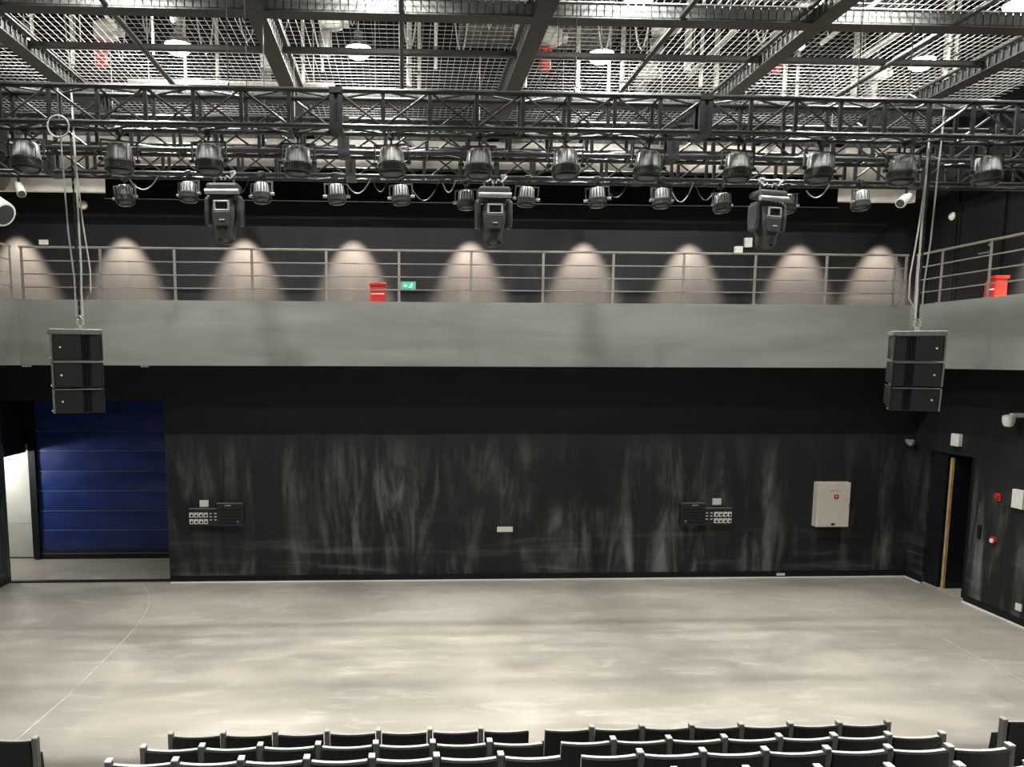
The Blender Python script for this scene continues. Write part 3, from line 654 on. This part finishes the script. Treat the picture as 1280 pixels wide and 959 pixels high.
tag(MB().tube([(-3.6 + .11 * math.cos(a), 8.42, 7.43 + .11 * math.sin(a)) for a in [k * math.pi / 9 for k in range(19)]], 0.009, 6).build('cable_coil', M_CABLEW, None, True), 'pale cable coil hung on the front truss over a speaker', 'cable')

# ------------------------------------------------------------------ wall equipment
def socket_panel(label, x, z, mir):
    t = thing('power_panel', label, 'power panel', (x, YB, z)); s = mir
    def X(a, b): return (a, b) if s > 0 else (-b, -a)
    a, b = X(-0.60, 0.02); bd = MB().box(a, b, -0.08, -0.002, -0.22, 0.17).build('socket_box', M_BLKMETAL, t, bevel=0.006)
    MB().box(a, b, -0.085, -0.002, 0.17, 0.185).build('top_lip', M_EDGE, bd)
    a, b = X(0.02, 0.60); rb = MB().box(a, b, -0.095, -0.002, -0.22, 0.29).build('breaker_box', M_BLKMETAL, t, bevel=0.006)
    MB().box(a, b, -0.10, -0.002, 0.29, 0.302).build('top_lip', M_EDGE, rb)
    for k in range(5): MB().box(min(a, b) + .06, max(a, b) - .04, -0.107, -0.095, -0.15 + k * .075, -0.13 + k * .075).build('louvre', M_BLACK, rb)
    for c in (0.22, 0.27, 0.31): MB().box(s * c - .02, s * c + .02, -0.098, -0.095, 0.245, 0.26).build('name_mark', M_WHITE, rb)
    MB().cyl((s * 0.475, -0.10, -0.13), (s * 0.475, -0.095, -0.13), 0.036, 14).build('round_badge', M_BLUED, rb)
    for r_ in range(2):
        for c in range(4):
            cx = s * (-0.545 + c * 0.105); cz = 0.04 - r_ * 0.15
            so = MB().box(cx - .045, cx + .045, -0.105, -0.08, cz - .055, cz + .055).build('socket', M_WHITE, bd, bevel=0.006)
            MB().cyl((cx + .008, -0.11, cz - .01), (cx + .008, -0.103, cz - .01), 0.026, 12).build('socket_hole', M_BLACK, t)
        
    for r_ in range(3):
        for c in range(2):
            cx = s * (-0.125 + c * 0.105); cz = 0.07 - r_ * .072
            MB().box(cx - .024, cx + .024, -0.086, -0.08, cz - .011, cz + .011).build('label_plate', M_WHITE, bd)
    return t
socket_panel('black socket and breaker panel on the wall by the blue door', -4.18, 1.53, 1)
socket_panel('black socket and breaker panel on the wall near the white cabinet', 6.90, 1.49, -1)
def plate(name, label, cat, loc, w_, h_, d=0.025, rz=0, m=None, group=None, extra=True):
    t = thing(name, label, cat, loc, rz, group)
    MB().box(-w_ / 2, w_ / 2, -d, -0.001, -h_ / 2, h_ / 2).build('plate', m or M_WHITE, t, bevel=min(.006, d / 3))
    if extra: MB().box(-w_ * .3, w_ * .3, -d - .004, -d, -h_ * .28, h_ * .28).build('rocker', m or M_WHITE, t)
    return t
plate('switch_plate', 'white switch plate over the socket panel by the blue door', 'switch', (-4.455, YB, 1.815), 0.19, 0.15, 0.04)
plate('switch_plate', 'white switch plate over the socket panel near the white cabinet', 'switch', (7.16, YB, 1.81), 0.20, 0.15, 0.04)
plate('socket_plate', 'wide white socket plate alone in the middle of the back wall', 'socket', (2.29, YB, 1.19), 0.36, 0.12, 0.03)
plate('socket_plate', 'small white plate set in the black skirting below the white cabinet', 'socket', (8.75, YB - 0.02, 0.085), 0.2, 0.06, 0.02)
t = thing('control_cabinet', 'white wall control cabinet with a small red display', 'cabinet', (9.80, YB, 1.24))
MB().box(-0.38, 0.38, -0.2, -0.002, 0, 1.03).build('body', M_CREAM, t, bevel=0.008)
d = MB().box(-0.365, 0.365, -0.222, -0.2, 0.015, 1.015).build('door', M_CREAM, t, bevel=0.006)
MB().box(-0.04, 0.045, -0.232, -0.222, 0.05, 0.095).build('vent', M_BLACK, d)
MB().box(-0.01, 0.09, -0.232, -0.222, 0.66, 0.76).build('display', M_RED, d)
MB().box(0.02, 0.05, -0.236, -0.232, 0.70, 0.74).build('display_digit', M_WHITE, d)
for k in range(4): MB().cyl((-0.10 + k * .065, -0.235, 0.85), (-0.10 + k * .065, -0.222, 0.85), 0.014, 10).build('indicator', [M_GREY, M_RED, M_GREEN, M_GREY][k], d)
MB().box(0.33, 0.345, -0.24, -0.222, 0.45, 0.55).build('handle', M_FIXG, d)
t = thing('wall_camera', 'small dark dome camera on the back wall beside the corner', 'camera', (11.55, YB, 3.2))
MB().box(-0.05, 0.05, -0.05, -0.002, -0.03, 0.05).build('mount', M_GREY, t, bevel=.01)
MB().lathe([(0.03, -0.1), (0.07, -0.07), (0.085, -0.03), (0.08, 0.03), (0.05, 0.05)], 16, (0, -0.12, 0)).build('dome', M_FIXG, t, True)
# right wall (local -Y faces the room)
RW = R(-90)
plate('emergency_light', 'white emergency light box above the open doorway', 'emergency light', (XR, 15.55, 3.37), 0.23, 0.26, 0.09, RW)
t = thing('fire_alarm', 'red fire alarm sounder on the side wall', 'fire alarm', (XR, 14.33, 2.36), RW)
MB().box(-0.07, 0.07, -0.04, -0.002, -0.08, 0.08).build('base', M_RED, t, bevel=.01); MB().cyl((0, -0.07, 0.02), (0, -0.04, 0.02), 0.05, 12).build('sounder', M_RED, t, True)
t = thing('call_point', 'red and white fire call point under the alarm sounder', 'fire alarm', (XR, 14.35, 1.49), RW)
MB().cyl((0, -0.05, 0), (0, -0.002, 0), 0.075, 14).build('base', M_RED, t, True); MB().cyl((0, -0.07, -0.01), (0, -0.05, -0.01), 0.045, 12).build('button', M_WHITE, t, True)
plate('switch_plate', 'tall black switch plate beside the open doorway', 'switch', (XR, 14.74, 1.57), 0.09, 0.28, 0.03, RW, M_BLACK)
plate('junction_box', 'white junction box on the side wall beyond the alarm sounder', 'box', (XR, 13.80, 2.42), 0.26, 0.36, 0.08, RW)
plate('socket_plate', 'white socket plate low on the side wall', 'socket', (XR, 13.60, 0.36), 0.14, 0.14, 0.03, RW)
t = thing('security_camera', 'white dome security camera high on the side wall', 'camera', (XR, 13.95, 3.95), RW)
MB().box(-0.05, 0.05, -0.22, -0.002, 0.02, 0.10).build('bracket', M_WHITE, t, bevel=.01)
MB().lathe([(0.03, -0.12), (0.075, -0.10), (0.10, -0.04), (0.105, 0.0), (0.11, 0.02), (0.11, 0.09), (0.06, 0.11)], 18, (0, -0.26, -0.04)).build('dome', M_WHITE, t, True)

# gallery wall equipment
def pict(t, y):
    # running figure and arrow
    f = MB().cyl((.075, y - .004, .035), (.075, y, .035), .014, 10)
    for p, q, r in (((.065, .02), (.04, -.015), .010), ((.04, -.015), (.07, -.03), .007), ((.07, -.03), (.06, -.055), .006), ((.04, -.015), (.02, -.04), .007), ((.02, -.04), (-.005, -.045), .006), ((.06, .012), (.09, -.005), .005), ((.06, .014), (.035, .012), .005)):
        f.cyl((p[0], y - .002, p[1]), (q[0], y - .002, q[1]), r, 6)
    f.build('figure', M_SIGNW, t)
    MB().prism([(-.105, 0), (-.065, .035), (-.065, .014), (-.03, .014), (-.03, -.014), (-.065, -.014), (-.065, -.035)], y - .004, y, 'y').build('arrow', M_SIGNW, t)
t = thing('exit_sign', 'green emergency exit sign with a running figure on the gallery', 'exit sign', (0.10, YB, 6.62))
MB().box(-0.14, 0.14, -0.05, -0.03, -0.075, 0.075).build('panel', M_GREEN, t); MB().box(-0.20, -0.14, -0.05, -0.002, -0.075, 0.075).box(-0.16, 0.16, -0.03, -0.002, -0.09, 0.09).build('housing', M_GREY, t)
pict(t, -0.05)
def redbox(name, label, loc, w_, h_, rz=0):
    t = thing(name, label, 'fire box', loc, rz)
    MB().box(-w_ / 2, w_ / 2, -0.12, 0.12, 0.0, h_ - 0.06).build('body', M_RED, t, bevel=.008)
    MB().box(-w_ / 2 - .02, w_ / 2 + .02, -0.14, 0.14, h_ - 0.06, h_).build('lid', M_RED, t, bevel=.008)
    MB().box(-w_ / 2 + .02, w_ / 2 - .02, -0.124, -0.12, h_ * .42, h_ * .47).build('band', M_WHITE, t)
    return t
redbox('fire_box', 'red fire equipment box on the back gallery beside the exit sign', (-0.55, 16.35, ST), 0.32, 0.42)
redbox('fire_box', 'red fire equipment box on the side gallery by the black door', (11.42, 14.42, ST), 0.17, 0.46, RW)
t = thing('fire_extinguisher', 'slim red fire extinguisher beside the red box at the black gallery door', 'fire extinguisher', (11.42, 14.66, ST))
MB().lathe([(0.05, 0), (0.065, 0.01), (0.065, 0.33), (0.045, 0.38), (0.02, 0.40)], 14).build('cylinder', M_RED, t, True)
MB().box(-.02, .02, -.06, .03, .40, .44).build('valve_handle', M_BLACK, t); MB().tube([(0, .03, .41), (0, .08, .35), (0, .08, .15)], .01, 5).build('hose', M_BLACK, t, True)
plate('gallery_plate', 'white plate on the dark gallery wall near the grey column', 'plate', (-7.65, YB, 7.47), 0.19, 0.10, 0.03)
plate('wall_speaker', 'white box on the gallery wall, lower of two beside a light pool', 'speaker', (7.37, YB, 7.44), 0.17, 0.17, 0.08)
plate('emergency_light', 'white box on the gallery wall, upper of two beside a light pool', 'emergency light', (7.58, YB, 7.61), 0.16, 0.2, 0.08)
for x, y, rz, lab in ((-6.79, YB, 0, 'small white dome lamp on the back gallery wall'), (XR, 16.2, RW, 'small white dome lamp on the side gallery wall above the black door')):
    t = thing('dome_lamp', lab, 'lamp', (x, y, 8.25 if rz == 0 else 8.10), rz)
    MB().cyl((0, -.03, 0), (0, -.002, 0), .10, 16).build('base', M_GREY, t, True)
    MB().lathe([(0.02, -.09), (0.06, -.075), (0.085, -.04), (0.09, 0.0)], 16, (0, 0, 0)).build('cover', M_WHITE, t, True).matrix_local = Matrix.Translation((0, -.03, 0)) @ Matrix.Rotation(R(-90), 4, 'X')
for x in (-7.72, -5.33):
    tag(MB().box(x - .07, x + .07, GF + .02, GF + .16, SB - .035, SB - .001).build('marker_light', M_WHITE, bevel=.008), 'small white marker light under the gallery edge', 'light', 'marker lights under the gallery')
# downlights washing the gallery wall
dl = None
GDL = 'downlights over the gallery'
def make_dl():
    t = thing('gallery_downlight', 'small black downlight over the gallery washing the wall', 'downlight', (0, 0, 0), 0, GDL)
    MB().lathe([(0.06, 0.0), (0.065, 0.005), (0.065, 0.10), (0.05, 0.12), (0.012, 0.125), (0.012, 0.21)], 14).build('can', M_BLACK, t, True)
    light('downlight_beam', 'SPOT', DOWNLIGHT_W, (1.0, 0.80, 0.56), (0, 0, -0.02), t, 0.05, 53, 0.75, (R(18), 0, 0))
    return t
spots = [(x, YB - 0.65, 8.29) for x in (-8.2, -5.97, -3.43, -1.10, 1.45, 3.94, 6.29, 8.77, 10.6)] + [(XR - .65, 13.6, 8.385), (XR - .65, 11.0, 8.385)]
for i, p in enumerate(spots):
    if dl is None: t = dl = make_dl()
    else: t = dup(dl)
    t.location = p
    if p[0] > 11: t.rotation_euler = (0, 0, R(-90))

# spotlights near the gallery corners
def spot_fix(name, label, loc, rot, L, r, up):
    t = thing(name, label, 'spotlight', loc)
    b = MB().cyl((0, 0, 0), (L, 0, 0), r, 18).cyl((-L * .5, 0, 0), (0, 0, 0), r * .75, 18, r)
    o = b.build('housing', M_WHITE, t, True); o.rotation_euler = rot
    q = MB().cyl((L, 0, 0), (L + .01, 0, 0), r * .82, 18).build('lens', M_LENS, o, True)
    MB().box(-.02, .02, -.02, .02, r * .5, up).build('bracket', M_BLKMETAL, t); MB().box(-.06, .06, -.06, .06, up - .02, up).build('mount', M_BLKMETAL, t)
    return t
spot_fix('wall_spotlight', 'big white spotlight hung at the gallery corner by the grey column', (-7.2, 14.0, 7.66), (0, R(30), R(-20)), 0.32, 0.22, 1.84)
spot_fix('wall_spotlight', 'small white spotlight under the pale fascia by the grey column', (-7.55, 15.75, 8.36), (0, R(45), R(-50)), 0.22, 0.085, 0.24)
spot_fix('wall_spotlight', 'small white spotlight under the pale fascia by the side gallery', (10.35, 15.75, 8.36), (0, R(30), R(-150)), 0.24, 0.10, 0.24)

# ------------------------------------------------------------------ lines on the floor
def strip(pts, w_, label):
    m = MB(); vs = []; fs = []
    for i, p in enumerate(pts):
        a = Vector(pts[max(i - 1, 0)]); b = Vector(pts[min(i + 1, len(pts) - 1)]); d = (b - a).normalized(); nrm = Vector((-d.y, d.x)) * w_ / 2
        for z in (0.0, 0.003): vs += [(p[0] + nrm.x, p[1] + nrm.y, z), (p[0] - nrm.x, p[1] - nrm.y, z)]
    for i in range(len(pts) - 1):
        k = 4 * i; fs += [(k + 2, k + 3, k + 7, k + 6), (k, k + 2, k + 6, k + 4), (k + 1, k + 5, k + 7, k + 3)]
    return tag(m.add(vs, fs).build('floor_line', M_TAPE), label, 'floor line')
strip([(-5.15, 9.6), (-5.04, 11.1), (-5.03, 12.1), (-5.03, 13.6), (-5.10, 14.6), (-5.2, 15.2), (-5.42, 15.95), (-5.68, 16.5), (-5.9, 16.8)], 0.015, 'thin pale line curving over the floor towards the blue door')
strip([(9.97, 16.4), (9.93, 14.2), (9.80, 12.5), (9.82, 10.0)], 0.012, 'thin pale straight line on the floor beside the open doorway')

# ------------------------------------------------------------------ seating
for k, (y0, y1, z, lab) in enumerate(((6.53, 7.35, 0.29, 'low seating platform under the second row of seats'), (5.71, 6.53, 0.60, 'seating platform under the third row of seats'), (4.88, 5.71, 0.90, 'seating platform under the fourth row of seats'), (-2.2, 4.88, 1.2, 'high platform behind the fourth row of seats'))):
    t = thing('seating_platform', lab, 'platform', (1.43, y1, 0), 0, 'stepped seating platforms')
    MB().box(-7.5, 7.5, y0 - y1, -0.012, 0, z).build('deck', M_RISER, t)
    MB().box(-7.5, 7.5, -0.012, -0.001, z - 0.05, z).build('nosing', M_BLACK, t)
def curved(x0, x1, z0, z1, y0, th, dep, n=8, topdip=0.0):
    m = MB(); vs = []; fs = []
    for k in range(n + 1):
        u = -1 + 2 * k / n; x = (x0 + x1) / 2 + (x1 - x0) / 2 * u; y = y0 + dep * u * u; zt = z1 - topdip * (1 - u * u)
        lean = -0.10 * (z1 - z0)
        vs += [(x, y, z0), (x, y + lean, zt), (x, y + lean + th, zt), (x, y + th, z0)]
    for k in range(n):
        for j in range(4): fs.append((4 * k + j, 4 * k + (j + 1) % 4, 4 * k + 4 + (j + 1) % 4, 4 * k + 4 + j))
    fs += [(0, 1, 2, 3), (4 * n + 3, 4 * n + 2, 4 * n + 1, 4 * n)]
    return m.add(vs, fs)
def make_seat(side):
    t = thing('theatre_seat', '', 'seat')
    curved(-0.24, 0.24, 0.40, 1.025, 0.0, 0.03, 0.022, topdip=0.006).build('back_shell', M_SEAT, t, True)
    curved(-0.236, 0.236, 0.45, 1.03, 0.028, 0.036, 0.022, topdip=0.006).build('back_cushion', M_SEATF, t, True)
    curved(-0.235, 0.235, 0.42, 0.80, 0.15, 0.08, 0.0).build('seat_pan', M_SEAT, t, True)
    a = MB().box(side * 0.277 - .026, side * 0.277 + .026, -0.02, 0.05, 0.5, 1.055).build('armrest', M_ARM, t, bevel=.008)
    MB().box(side * 0.277 - .028, side * 0.277 + .028, -0.022, 0.055, 1.05, 1.068).build('arm_cap', M_ARMC, a, bevel=.006)
    for s in (-1, 1): MB().box(s * 0.22 - .02, s * 0.22 + .02, 0.02, 0.10, 0, 0.45).build('leg', M_BLKMETAL, t)
    MB().box(-0.24, 0.24, 0.03, 0.09, 0.38, 0.42).build('crossbar', M_BLKMETAL, t)
    return t
sL, sR = make_seat(-1), make_seat(1); usedL = usedR = False
rows = [(7.80, 0.0), (6.97, 0.29), (6.15, 0.60), (5.32, 0.90)]
XC, PIT = 1.435, 0.553
for r_, (y, z) in enumerate(rows):
    for side in (-1, 1):
        for k in range(7):
            src = sL if side < 0 else sR
            used = usedL if side < 0 else usedR
            t = dup(src) if used else src
            if side < 0: usedL = True
            else: usedR = True
            t.location = (XC + side * (0.33 + PIT * k) - (0.0 if side < 0 else 0), y, z)
            t.rotation_euler = (0, 0, 0)
            tag(t, 'black theatre seat, %s row from the stage, %s from the central gap, %s side' % (['first', 'second', 'third', 'fourth'][r_], ORD[k], 'blue door' if side < 0 else 'open doorway'), 'seat', 'seats in %s row' % ['first', 'second', 'third', 'fourth'][r_])
for i, (x, y, side, rz) in enumerate(((-4.16, 7.78, 1, -6), (-4.72, 7.84, 1, -6), (6.98, 7.84, -1, 6), (7.54, 7.78, -1, 6))):
    t = dup(sR if side > 0 else sL); t.location = (x, y, 0); t.rotation_euler = (0, 0, R(rz))
    tag(t, ['black theatre seat beside the aisle in the side block, blue door side', 'black theatre seat second from the aisle in the side block, blue door side', 'black theatre seat beside the aisle in the side block, open doorway side', 'black theatre seat second from the aisle in the side block, open doorway side'][i], 'seat', 'seats in the side blocks')
